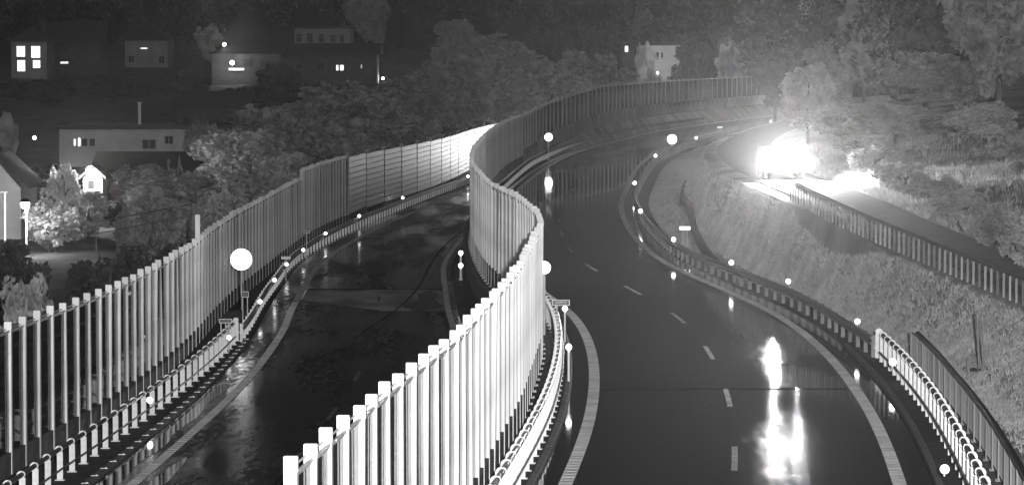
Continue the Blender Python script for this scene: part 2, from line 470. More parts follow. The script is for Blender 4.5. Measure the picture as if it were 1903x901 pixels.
def cross_joint(y, fl, fr, zf, w, m, parent, skew=0.0, h=.003, name='expansion_joint'):
    b = MB(); x0, x1 = fl(y), fr(y); n = 8
    for i in range(n + 1):
        t = i / n; x = x0 + (x1 - x0) * t; yy = y + skew * t
        b.v += [(x, yy, zf(yy) + h), (x, yy + w, zf(yy) + h)]
    for i in range(n): b.f.append((2 * i, 2 * i + 2, 2 * i + 3, 2 * i + 1))
    me = b.mesh(name); me.materials.append(M[m]); mk(name, me, parent=parent)
for yy, w in ((102.6, .3),):
    cross_joint(yy, lambda y: RL(y) + .2, lambda y: RR(y) - .2, Z0, w, 'seam', ROAD_R)
cross_joint(179.5, lambda y: LL(y) + .2, lambda y: LR(y) + .3, ZL, .6, 'seam', ROAD_L)
# dark tar seam wandering along the left carriageway
TS = Spline([(150, -6.3), (166, -5.1), (182, -4.5), (200, -4.35), (214, -4.1), (231, -3.5), (242, -3.0)])
b = MB()
for y in np.linspace(150, 242, 47): b.v += [(TS(y) - .05, y, ZL(y) + .0035), (TS(y) + .05, y, ZL(y) + .0035)]
for j in range(46): b.f.append((2 * j, 2 * j + 1, 2 * j + 3, 2 * j + 2))
me = b.mesh('tar_seam'); me.materials.append(M['seam']); mk('tar_seam', me, parent=ROAD_L)
# standing water: left gutter and the smooth stretch before the joint
def puddle(fl, fr, y0, y1, zf, parent, seed, dz=.0055):
    r = random.Random(seed); b = MB(); n = int((y1 - y0) / 1.0)
    for i in range(n + 1):
        y = y0 + (y1 - y0) * i / n; e = min(1, i / 3, (n - i) / 3)
        a, c = fl(y), fr(y); m_ = (a + c) / 2; wv = .8 + .25 * math.sin(y * .7 + seed) + .1 * r.random()
        b.v += [(m_ + (a - m_) * e * wv, y, zf(y) + dz), (m_ + (c - m_) * e * wv, y, zf(y) + dz)]
    for j in range(n): b.f.append((2 * j, 2 * j + 1, 2 * j + 3, 2 * j + 2))
    me = b.mesh('puddle'); me.materials.append(M['gutter']); smooth(me); mk('puddle', me, parent=parent)
puddle(lambda y: LL(y) - 1.0, lambda y: LL(y) - .4, 92, 131, ZL, ROAD_L, 1)
puddle(lambda y: LL(y) + .35, lambda y: LL(y) + .9, 97, 106, ZL, ROAD_L, 2)
puddle(lambda y: TS(y) + .2, lambda y: LR(y) - .3, 164, 179, ZL, ROAD_L, 3)
puddle(lambda y: TS(y) + .25, lambda y: LR(y) - .2, 180.5, 222, ZL, ROAD_L, 4)

# pale patch before the left carriageway joint, wet sheen painted as colour
ms = mat('painted_sheen', .38, .55, .75, .55, .3, 6, coord='World', stretch=(1, .5, 1), detail=8); M['sheen'] = ms
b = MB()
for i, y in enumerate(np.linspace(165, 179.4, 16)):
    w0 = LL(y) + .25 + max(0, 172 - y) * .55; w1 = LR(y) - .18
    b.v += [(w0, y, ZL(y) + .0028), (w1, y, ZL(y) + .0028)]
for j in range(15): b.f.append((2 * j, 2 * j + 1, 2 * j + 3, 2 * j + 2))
me = b.mesh('sheen_patch'); me.materials.append(ms); mk('sheen_patch', me, parent=ROAD_L)

# kerbs: real steps along the guardrails, with a steel anchor plate every 1.8 m on the left one
def kerb(name, fn, zf, y0, y1, w, h, label):
    fr = []
    for y in np.arange(y0, y1, 2.5):
        d = tangent(fn, y); fr.append(((fn(y), y, zf(y)), (d.y, -d.x)))
    b = MB().sweep([(-w / 2, -.15), (w / 2, -.15), (w / 2, h - .03), (w / 2 - .03, h), (-w / 2, h)], fr)
    o = mk(name, b, 'kerb'); tag(o, label, kind='structure'); return o
KL = kerb('left_kerb', lambda y: LL(y) - 1.16, ZL, 40, 150, .22, .1, 'low concrete kerb along the left guardrail')
kerb('central_kerb', lambda y: RL(y) - .71, Z0, 40, 160, .16, .1, 'low concrete kerb between central guardrail and edge line')
kerb('right_kerb', lambda y: RR(y) + .84, Z0, 40, 118, .18, .1, 'low concrete kerb along the right guardrail')
plate = fixn(MB().box((0, 0, 0), (.2, .06, .016)).box((.05, 0, .018), (.04, .04, .02)).mesh('anchor_plate')); plate.materials.append(M['galv'])
for y in stations(LL, 74, 146, 1.75): mk('anchor_plate', plate, parent=KL, loc=(LL(y) - 1.16, y, ZL(y) + .112), rz=heading(LL, y))

# retaining wall under the central barrier, facing the lower left carriageway
fr = []
for y in np.arange(0, 345, 3):
    d = tangent(CB, y); fr.append(((CB(y) - .33, y, 0), (d.y, -d.x), ZL(y)))
b = MB()
for p, a, zl in fr:
    for q, r in ((-.05, zl - .3), (.05, zl - .3), (.05, CZ(p[1]) - .01), (-.09, CZ(p[1]) - .01), (-.09, CZ(p[1]) - .14), (-.05, CZ(p[1]) - .16)):
        b.v.append((p[0] + a[0] * q, p[1] + a[1] * q, r))
for i in range(len(fr) - 1):
    for j in range(6):
        u = i * 6 + j; v = i * 6 + (j + 1) % 6; b.f.append((u, v, v + 6, u + 6))
tag(mk('retaining_wall', b, 'plinth'), 'low dark concrete retaining wall below the central barrier', 'wall')

# ------------------------------------------------------------------ noise barriers
def hpost(h, D=.15, B=.16, t=.014):
    pr = [(-D/2, -B/2), (-D/2 + t, -B/2), (-D/2 + t, -t/2), (D/2 - t, -t/2), (D/2 - t, -B/2), (D/2, -B/2),
          (D/2, B/2), (D/2 - t, B/2), (D/2 - t, t/2), (-D/2 + t, t/2), (-D/2 + t, B/2), (-D/2, B/2)]
    b = MB().prism(pr, 'z', -.35, h - .18)
    c = .012; w = D / 2 + .006; hh = h
    b.prism([(-w, h - .2), (w, h - .2), (w, hh - c), (w - c, hh), (-w + c, hh), (-w, hh - c)], 'y', -.05, .05)   # head plate
    b.lathe([(.014, -.055), (.014, -.052)], (.02, 0, h - .06), 'y', 6)
    b.box((0, 0, .01), (D + .16, B + .1, .02)); 
    for sx in (-1, 1): b.box((sx * (D / 2 + .05), 0, .035), (.035, .035, .03))
    return fixn(b.mesh('post'))
POST = {}
def post_mesh(h, m, D=.15):
    key = (round(h, 2), m, D)
    if key not in POST:
        POST[key] = hpost(h, D); POST[key].materials.append(M[m])
    return POST[key]
PANE = {}
def pane_mesh(name, l, z0, z1, th, m, bev=False):
    key = (name, round(l, 2), round(z0, 2), round(z1, 2), m)
    if key not in PANE:
        b = MB()
        if bev:
            c = .02; zz = (z0, z1)
            b.prism([(-th/2 + c, z0), (th/2 - c, z0), (th/2, z0 + c), (th/2, z1 - c), (th/2 - c, z1), (-th/2 + c, z1), (-th/2, z1 - c), (-th/2, z0 + c)], 'y', .06, l - .06)
        else: b.box((0, l / 2, (z0 + z1) / 2), (th, l - .03, z1 - z0))
        me = fixn(b.mesh(name)); me.materials.append(M[m]); PANE[key] = me
    return PANE[key]
RAIL = {}
def rail_mesh(l, z, m):
    key = (round(l, 2), round(z, 2), m)
    if key not in RAIL:
        b = MB().tube([(.03, .02, z), (.03, l - .02, z)], .028, 6).tube([(-.05, .02, z + .05), (-.05, l - .02, z + .05)], .018, 5)
        b.box((0, l / 2, z - .035), (.05, l - .04, .05))
        me = fixn(b.mesh('top_rail')); me.materials.append(M[m]); RAIL[key] = me
    return RAIL[key]

central = thing('noise_barrier', 'long winding transparent noise barrier with close white posts between the carriageways', 'noise barrier', (CB(118), 118, 0))
def place(root, name, me, x, y, z, rz):
    return mk(name, me, parent=root, loc=(x - root.location.x, y - root.location.y, z - root.location.z), rz=rz)
ysA = stations(CB, 48.0, 300, 1.8)
ysB = stations(CB, ysA[-1], 600, 4.0)[1:]
allC = ysA + ysB
for i, y in enumerate(allC):
    x = CB(y); z = CZ(y); far = y >= 300
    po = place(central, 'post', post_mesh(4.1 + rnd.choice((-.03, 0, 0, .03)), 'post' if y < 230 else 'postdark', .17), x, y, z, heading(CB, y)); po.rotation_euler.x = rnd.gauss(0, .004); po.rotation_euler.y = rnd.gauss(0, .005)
    if i + 1 < len(allC):
        y2 = allC[i + 1]; dx = CB(y2) - x; l = math.hypot(dx, y2 - y); rz = math.atan2(-dx, y2 - y); l = 1.8 if y < 299 else 4.0
        pz = .75 if y < 300 else 1.25
        place(central, 'glass_panel', pane_mesh('glass_panel', l, pz + .01, 3.82, .02, 'glass'), x, y, z, rz)
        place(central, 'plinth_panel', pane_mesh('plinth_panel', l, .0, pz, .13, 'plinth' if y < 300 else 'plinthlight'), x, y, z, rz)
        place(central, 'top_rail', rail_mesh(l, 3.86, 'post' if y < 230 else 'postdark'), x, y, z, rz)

left = thing('noise_barrier', 'tall noise barrier along the outer edge of the lower carriageway, ending in ribbed metal panels', 'noise barrier', (LB(140), 140, -2.2))
Lz = lambda y: ZL(y) - .1
ysL = stations(LB, 70, 250, 2.0)
for i, y in enumerate(ysL):
    x = LB(y); z = Lz(y); h = 4.2 + (.45 if y > 216 else 0)
    dbl = 146 < y < 149.9
    po = place(left, 'post', post_mesh(h + (.85 if dbl else 0) + rnd.choice((-.03, 0, 0, .03)), 'post' if y < 150 else 'postdark', .19), x, y, z, heading(LB, y)); po.rotation_euler.x = rnd.gauss(0, .004); po.rotation_euler.y = rnd.gauss(0, .005)
    if i + 1 < len(ysL):
        y2 = ysL[i + 1]; rz = math.atan2(-(LB(y2) - x), y2 - y)
        place(left, 'glass_panel', pane_mesh('glass_panel', 2.0, .66, h - .3, .02, 'glass'), x, y, z, rz)
        place(left, 'plinth_panel', pane_mesh('plinth_panel', 2.0, .0, .65, .13, 'plinth'), x, y, z, rz)
        place(left, 'top_rail', rail_mesh(2.0, h - .26, 'post' if y < 150 else 'postdark'), x, y, z, rz)
# ribbed metal cassettes beyond
y = ysL[-1]; seg = 11.0
slim = fixn(MB().box((0, 0, 2.2), (.2, .14, 4.9)).box((0, 0, 4.72), (.22, .3, .16)).mesh('post')); slim.materials.append(M['galvdark'])
while y < 392:
    x = LB(y); y2 = y + seg; dx = LB(y2) - x; l = math.hypot(dx, seg); rz = math.atan2(-dx, seg); z = Lz(y)
    place(left, 'post', slim, x, y, z, rz)
    place(left, 'plinth_panel', pane_mesh('plinth_panel', 11.1, 0, .7, .13, 'plinth'), x, y, z, rz)
    for q in range(10):
        place(left, 'ribbed_panel', pane_mesh('ribbed_panel', 11.1, .71 + q * .38, .71 + q * .38 + .374, .16, 'cassette', True), x, y, z, rz)
    y = y2

# ------------------------------------------------------------------ guardrails
def tube_guardrail(fn, zf, y0, y1, label, side, gname='guardrail', step=2.0, tubemat='tube'):
    root = thing(gname, label, 'guardrail', (fn(y0), y0, zf(y0)))
    o = root.location
    pts = [(fn(y) - o.x, y - o.y, zf(y) + .84 - o.z) for y in np.arange(y0, y1, 1.0)]
    mk('tube_rail', smooth(fixn(MB().tube(pts, .065, 10).mesh('tube_rail'))), tubemat, root)
    pts = [(p[0] + side * .1, p[1], p[2] - .5) for p in pts]
    mk('lower_rail', smooth(fixn(MB().tube(pts, .03, 6).mesh('lower_rail'))), 'galvdark', root)
    pm = MB().prism([(-.08, 0), (.08, 0), (.08, .012), (-.068, .012), (-.068, .06), (-.08, .06)], 'z', 0, .76)
    pm.box((0, .02, .012), (.26, .2, .024)); pm.box((side * .06, 0, .34), (.12, .03, .03))
    pm = fixn(pm.mesh('guardrail_post')); pm.materials.append(M['galv'])
    cm = MB()
    prof = []
    for a in range(0, 181, 20): prof.append((-side * (.02 + .13 * math.sin(R(a))), .80 + .13 * math.cos(R(a)) * 1.0))
    cm.prism(prof, 'y', -.006, .006)
    cm = fixn(cm.mesh('bracket')); cm.materials.append(M['galv'])
    rm = smooth(fixn(MB().lathe([(.066, -.05), (.085, -.05), (.085, .05), (.066, .05)], (0, 0, .84), 'y', 12).mesh('ring_clamp'))); rm.materials.append(M['galv'])
    for y in stations(fn, y0 + .3, y1 - .5, step):
        rz = heading(fn, y); loc = (fn(y) - o.x, y - o.y, zf(y) - o.z)
        mk('guardrail_post', pm, parent=root, loc=loc, rz=rz)
        mk('bracket', cm, parent=root, loc=loc, rz=rz)
        mk('ring_clamp', rm, parent=root, loc=loc, rz=rz)
    return root
tube_guardrail(lambda y: LL(y) - float(np.interp(y, [100, 146], [2.1, 1.6])), lambda y: ZL(y) - .02, 62, 147, 'white posted tube guardrail in front of the outer noise barrier', 1)
tube_guardrail(lambda y: RL(y) - 1.0, Z0, 45, 142, 'tube guardrail beside the central noise barrier with scalloped white brackets', 1, step=1.5)
tube_guardrail(lambda y: RR(y) + 1.4, Z0, 45, 112, 'tube guardrail with scalloped white brackets at the bridge walkway', -1, step=1.5)

WB = [(.0, .42), (.045, .45), (.045, .51), (.0, .54), (.0, .60), (.045, .63), (.045, .69), (.0, .72),
      (-.012, .72), (.03, .69), (.03, .63), (-.015, .60), (-.015, .54), (.03, .51), (.03, .45), (-.012, .42)]
def w_guardrail(fn, zf, y0, y1, label, side, m='galvdark', pmat='galv', step=2.0, pw=1.0, name='guardrail'):
    root = thing(name, label, 'guardrail', (fn(y0), y0, zf(y0)))
    o = root.location
    seg = 12.0; y = y0
    while y < y1:
        fr = []
        for yy in np.linspace(y, min(y + seg, y1), 7):
            d = tangent(fn, yy); fr.append(((fn(yy) - o.x, yy - o.y, zf(yy) - o.z), (d.y * side, -d.x * side)))
        mk('rail_beam', fixn(MB().sweep(WB, fr).mesh('rail_beam')), m, root)
        y += seg
    pm = MB().prism([(-.06, -.03), (.06, -.03), (.06, -.02), (-.05, -.02), (-.05, .03), (-.06, .03)], 'z', -.3, .7)
    pm.box((0, 0, .57), (.1, .1, .22))
    pm = fixn(pm.mesh('guardrail_post')); pm.materials.append(M[pmat])
    for y in stations(fn, y0 + .4, y1 - .3, step):
        rz = heading(fn, y); d = tangent(fn, y)
        mk('guardrail_post', pm, parent=root, loc=(fn(y) - o.x - side * .09 * d.y, y - o.y, zf(y) - o.z), rz=rz, sc=(pw, pw, 1 if pw == 1 else .88))
    return root
w_guardrail(lambda y: LL(y) - float(np.interp(y, [146, 250, 340], [1.3, 1.2, 1.6])), ZL, 147.5, 345, 'corrugated guardrail along the lower carriageway past the two small framed signs', 1)
w_guardrail(lambda y: RL(y) - float(np.interp(y, [142, 170, 250, 300], [1.0, .55, .8, 1.25])), Z0, 143, 470, 'corrugated guardrail curving under the far stretch of the central barrier', 1)
w_guardrail(GR, Z0, 112.5, 428, 'corrugated guardrail at the foot of the grassy bank', -1, pmat='wood')
w_guardrail(UX, UZ, 60, 150, 'upper road guardrail with pale posts on top of the grassy bank', 1, pmat='picket', m='tube', step=.8, pw=.55)

# ------------------------------------------------------------------ bridge parapet on the right
def PX(y): return RR(y) + float(np.interp(y, [45, 81, 95, 108.5], [2.1, 2.12, 2.05, 2.15]))
par = thing('bridge_parapet', 'grey bridge parapet with thick dark handrail beyond the walkway', 'parapet', (PX(60), 60, 0))
o = par.location
pts = [(PX(y) - o.x, y - o.y, 1.12) for y in np.arange(44, 109, 1.0)]
mk('handrail', smooth(fixn(MB().tube(pts, .075, 10).mesh('handrail'))), 'black', par)
pp = MB().prism([(-.05, -.04), (.05, -.04), (.05, .04), (-.05, .04)], 'z', .12, 1.08).box((0, 0, .115), (.2, .18, .02)).box((-.08, 0, .14), (.03, .03, .03)).box((.08, 0, .14), (.03, .03, .03))
pp = fixn(pp.mesh('parapet_post')); pp.materials.append(M['wood'])
ip = MB()
for q in range(13): ip.box((0, .12 + q * .14, .62), (.03, .02, .84))
ip.box((0, .98, .22), (.04, 1.86, .04)).box((0, .98, 1.02), (.04, 1.86, .03))
ip = fixn(ip.mesh('infill_bars')); ip.materials.append(M['wood'])
st = stations(PX, 44, 108, 2.0)
for i, y in enumerate(st):
    mk('parapet_post', pp, parent=par, loc=(PX(y) - o.x, y - o.y, 0), rz=heading(PX, y))
    if i + 1 < len(st): mk('infill_panel', ip, parent=par, loc=(PX(y) - o.x, y - o.y, 0), rz=math.atan2(-(PX(st[i + 1]) - PX(y)), 2.0))
# twin pole and a rail end behind the parapet
zz = ground_z(13.0, 104)
t = thing('twin_pole', 'narrow pair of leaning poles behind the dark parapet handrail', 'pole', (12.95, 104, zz))
mk('pole', MB().tube([(0, 0, -.3), (-.08, 0, 1.75)], .035, 8), 'galvdark', t); mk('pole', MB().tube([(.14, 0, -.3), (-.0, .02, 1.7)], .03, 8), 'galvdark', t)
mk('ground_bar', MB().tube([(-.25, 0, .12), (.95, .0, .02)], .045, 8), 'black', t)
# ditch channel curving up the bank
DT = Spline([(150, 9.6), (160, 8.9), (172, 8.6), (190, 9.0), (205, 9.3), (222, 10.2), (240, 12.2), (262, 15.4)])
b = MB(); yy = list(np.linspace(152, 262, 56))
for y in yy:
    x = DT(y)
    for dx, dz in ((-.14, .0), (-.11, .05), (-.06, .03), (.06, .03), (.11, .05), (.14, .0)):
        b.v.append((x + dx, y, ground_z(x + dx, y) + dz))
for i in range(len(yy) - 1):
    for j in range(5): b.f.append((i * 6 + j, i * 6 + j + 1, i * 6 + j + 7, i * 6 + j + 6))
me = b.mesh('drain_channel'); me.materials.append(M['seam']); tag(mk('drain_channel', me), 'dark curved drain channel running up the grassy bank', kind='structure')

# ------------------------------------------------------------------ guardrail delineators, their returned light put into emission
ORD = ['nearest', 'second', 'third', 'fourth', 'fifth', 'sixth', 'seventh', 'eighth', 'ninth', 'tenth', 'eleventh', 'twelfth']
hous = fixn(MB().lathe([(.06, .08), (.1, .06), (.13, 0), (.135, -.05), (.12, -.06)], (0, 0, 0), 'y', 14).box((0, .05, -.1), (.04, .05, .2)).mesh('housing')); hous.materials.append(M['white'])
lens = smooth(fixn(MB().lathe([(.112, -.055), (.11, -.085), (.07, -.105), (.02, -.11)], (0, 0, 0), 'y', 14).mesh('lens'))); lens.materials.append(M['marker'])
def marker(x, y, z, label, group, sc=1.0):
    t = thing('glowing_delineator', label, 'marker light', (x, y, z), 0, group)  # a reflective delineator, no lamp; its glow stands in for returned light
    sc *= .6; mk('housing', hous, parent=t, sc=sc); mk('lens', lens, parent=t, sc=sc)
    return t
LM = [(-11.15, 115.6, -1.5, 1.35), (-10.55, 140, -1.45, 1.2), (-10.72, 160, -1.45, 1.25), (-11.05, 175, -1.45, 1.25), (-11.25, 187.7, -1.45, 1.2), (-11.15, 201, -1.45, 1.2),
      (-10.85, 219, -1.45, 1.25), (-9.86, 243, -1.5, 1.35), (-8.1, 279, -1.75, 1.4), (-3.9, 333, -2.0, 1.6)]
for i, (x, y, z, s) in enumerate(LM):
    marker(x, y, z, ('%s glowing delineator from the camera on the lower carriageway guardrail' % ORD[i]) if i else 'glowing delineator glaring among the guardrail posts below the outer barrier', 'glowing delineators along the lower carriageway', s)
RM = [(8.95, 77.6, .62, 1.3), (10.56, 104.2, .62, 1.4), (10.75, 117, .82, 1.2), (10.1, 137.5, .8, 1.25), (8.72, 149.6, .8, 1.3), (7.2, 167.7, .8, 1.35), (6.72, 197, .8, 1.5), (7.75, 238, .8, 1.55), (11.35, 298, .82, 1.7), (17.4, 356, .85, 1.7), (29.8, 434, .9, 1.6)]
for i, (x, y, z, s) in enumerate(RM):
    marker(x, y, z, ('%s glowing delineator from the camera along the grassy bank side' % ORD[i]), 'glowing delineators along the bank', s)

# large round reflective signs on posts, faces glow in place of returned light
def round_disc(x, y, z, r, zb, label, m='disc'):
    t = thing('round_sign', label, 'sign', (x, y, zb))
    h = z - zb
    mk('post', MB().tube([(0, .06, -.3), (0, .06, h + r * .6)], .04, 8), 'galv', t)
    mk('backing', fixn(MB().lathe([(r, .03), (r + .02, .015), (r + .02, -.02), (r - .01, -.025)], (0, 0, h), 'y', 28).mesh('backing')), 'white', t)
    mk('glowing_face', fixn(MB().lathe([(r - .015, -.026), (r - .03, -.045), (r * .6, -.05), (r * .05, -.052)], (0, 0, h), 'y', 28).mesh('glowing_face')), m, t)
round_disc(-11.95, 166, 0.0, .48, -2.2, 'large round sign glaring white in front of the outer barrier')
round_disc(1.05, 122, 2.2, .2, 0, 'round glaring sign at the bend of the central barrier', 'lamp')  # sign face borrows the lamp material, its glow is added
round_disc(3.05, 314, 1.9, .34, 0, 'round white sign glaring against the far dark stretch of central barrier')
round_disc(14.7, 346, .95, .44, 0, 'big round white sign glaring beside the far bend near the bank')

# small framed signs
def framed_sign(x, y, z, w, h, zb, label, legs, text=None, facem='black', framem='white', rz=0.0):
    t = thing('framed_sign', label, 'sign', (x, y, zb), rz)
    hz = z - zb; f = .045 * max(w, .5)
    mk('board', MB().box((0, 0, hz), (w, .02, h)), facem, t)
    fb = MB()
    fb.box((0, -.012, hz + h / 2), (w + f, .03, f)).box((0, -.012, hz - h / 2), (w + f, .03, f)).box((-w / 2, -.012, hz), (f, .03, h - f)).box((w / 2, -.012, hz), (f, .03, h - f))
    mk('frame', fb, framem, t)
    for q in legs: mk('leg', MB().tube([(q, .03, -.2), (q, .03, hz - h / 2)], .025, 6), 'galv', t)
    if text:
        c = bpy.data.curves.new('lettering', 'FONT'); c.body = text; c.align_x = 'CENTER'; c.align_y = 'CENTER'; c.size = h * .62; c.extrude = .003
        tmp = bpy.data.objects.new('lettering', c); COL.objects.link(tmp)
        bpy.context.view_layer.update()
        me = bpy.data.meshes.new_from_object(tmp.evaluated_get(bpy.context.evaluated_depsgraph_get()))
        bpy.data.objects.remove(tmp)
        me.transform(Matrix.Rotation(R(90), 4, 'X')); me.materials.clear(); me.materials.append(M['white'])
        mk('lettering', me, parent=t, loc=(0, -.016, hz))
    return t
framed_sign(1.58, 121.5, 1.1, .55, .16, 0, 'small white framed board with lettering on the central guardrail', (-.12, .12), 'KEMPTZ')
framed_sign(-10.9, 143, -1.05, .46, .14, -2.2, 'small long framed board on three legs by the outer guardrail', (-.18, 0, .12))
framed_sign(-11.15, 157, -.95, .3, .22, -2.2, 'small square framed board beyond the long one by the outer barrier', (-.1, .1))
framed_sign(-11.3, 188, -1.15, .45, .12, -2.2, 'narrow grey board beside glowing delineators at the outer guardrail', (0,), facem='galv')
framed_sign(8.0, 174, 1.0, .5, .17, .0, 'blank white plate on two thin legs at the foot of the bank', (-.1, .1), facem='plate')  # plain plate, brightness put into its face as emission
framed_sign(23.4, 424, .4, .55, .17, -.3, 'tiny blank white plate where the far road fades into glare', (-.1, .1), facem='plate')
framed_sign(-11.2, 205, -.7, .3, .1, -2.2, 'tiny dark board between glowing delineators under the outer barrier', (0,))

# flexible white bollards on the lower verge
bol = smooth(fixn(MB().lathe([(.11, 0), (.11, .04), (.055, .06), (.052, .95), (.035, 1.0), (.005, 1.01)], (0, 0, 0), 'z', 12).mesh('bollard_body'))); bol.materials.append(M['white'])
for x, y, lab, heads in ((-2.55, 187, 'white bollard with two glaring reflectors on the lower verge', (.72, 1.35)), (-1.98, 172.5, 'plain white bollard standing under the central retaining wall', ()),
                         (1.66, 118, 'slim white bollard with a bright head beside the central framed board', (1.15,)), (1.57, 104, 'slim white bollard with a bright head nearer than the framed board', (1.05,))):
    z = ZL(y) if x < 0 else .0
    t = thing('bollard', lab, 'bollard', (x, y, z)); slim_ = x > 0
    mk('bollard_body', bol, parent=t, sc=(1, 1, 1.3) if heads and not slim_ else ((.6, .6, 1.15) if slim_ else (1, 1, 1.05)))
    for hz in heads: mk('reflector', lens if not slim_ else lens, parent=t, loc=(0, -.0, hz), sc=1.0 if not slim_ else .75)  # reflectors glow by themselves, standing in for returned light

# ------------------------------------------------------------------ cars
def car(x, y, z, rz, label, power, cone=150):
    t = thing('car', label, 'car', (x, y, z), rz)      # local -Y is the front
    prof = [(-2.1, .35), (-2.15, .62), (-2.0, .82), (-1.1, .98), (-.45, 1.42), (1.0, 1.48), (1.75, 1.05), (2.1, .95), (2.15, .45), (2.0, .3), (1.72, .3), (1.6, .58), (1.3, .68), (1.0, .58), (.88, .3),
            (-.95, .3), (-1.07, .58), (-1.37, .68), (-1.67, .58), (-1.79, .3)]
    b = MB().prism([(p, q) for p, q in prof], 'x', -.86, .86)
    mk('body', fixn(b.mesh('body')), 'carpaint', t)
    mk('windscreen', MB().prism([(-1.02, 1.03), (-.47, 1.39), (-.49, 1.42), (-1.06, 1.05)], 'x', -.74, .74), 'pane', t)
    for s in (-1, 1):
        mk('side_window', MB().prism([(-.85, 1.02), (-.38, 1.37), (.95, 1.42), (1.5, 1.06)], 'x', s * .862, s * .87), 'pane', t)
        for wy in (-1.37, 1.3):
            w = mk('wheel', smooth(fixn(MB().lathe([(.2, -.1), (.3, -.1), (.33, -.06), (.33, .06), (.3, .1), (.2, .1)], (0, 0, 0), 'x', 20).mesh('wheel'))), 'tyre', t, (s * .78, wy, .33))
            mk('rim', fixn(MB().lathe([(.2, -.09), (.19, .09), (.05, .1)], (0, 0, 0), 'x', 12).mesh('rim')), 'rim', w)
        h = mk('headlight', fixn(MB().lathe([(.14, .04), (.15, -.02), (.11, -.06), (.03, -.075)], (0, 0, 0), 'y', 16).mesh('headlight')), 'head', t, (s * .5, -2.1, .88))
        l = bpy.data.lights.new('headlight_beam', 'SPOT'); l.energy = power; l.spot_size = R(cone); l.spot_blend = .9; l.shadow_soft_size = .12
        lo = bpy.data.objects.new('headlight_beam', l); COL.objects.link(lo); lo.parent = t
        lo.location = (s * .5, -2.26, .88); lo.rotation_euler = (R(88), 0, R(180))
    mk('grille', MB().box((0, -2.13, .58), (.8, .03, .14)), 'black', t)
    mk('number_plate', MB().box((0, -2.16, .44), (.5, .02, .11)), 'white', t)
    return t
car(12.0, 168.6, UZ(168) + .0, R(3), 'car with blinding headlights on the upper road', 15500)
yc = 432; car(LL(yc) + 1.9, yc, ZL(yc), heading(LL, yc), 'car with headlights on hidden behind the central barrier bend', 14000, 50)

# ------------------------------------------------------------------ floodlight mast that carries the camera's lamp, just behind the camera
fl = thing('floodlight_mast', 'floodlight mast beside the viewpoint', 'floodlight', (1.4, -1.2, ground_z(1.4, -1.2)))
hz = 10.6 - fl.location.z
mk('mast', MB().tube([(0, 0, -.3), (0, 0, hz - .2)], [.14, .08], 10), 'galv', fl)
mk('lamp_head', MB().box((0, .1, hz), (.5, .3, .35)).box((0, .28, hz + .14), (.5, .12, .03)), 'black', fl)
l = bpy.data.lights.new('floodlight', 'SPOT'); l.energy = 420000; l.spot_size = R(30); l.spot_blend = .5; l.shadow_soft_size = .15
lo = bpy.data.objects.new('floodlight', l); COL.objects.link(lo); lo.parent = fl; lo.location = (0, .4, hz); lo.rotation_euler = (R(87), 0, 0)

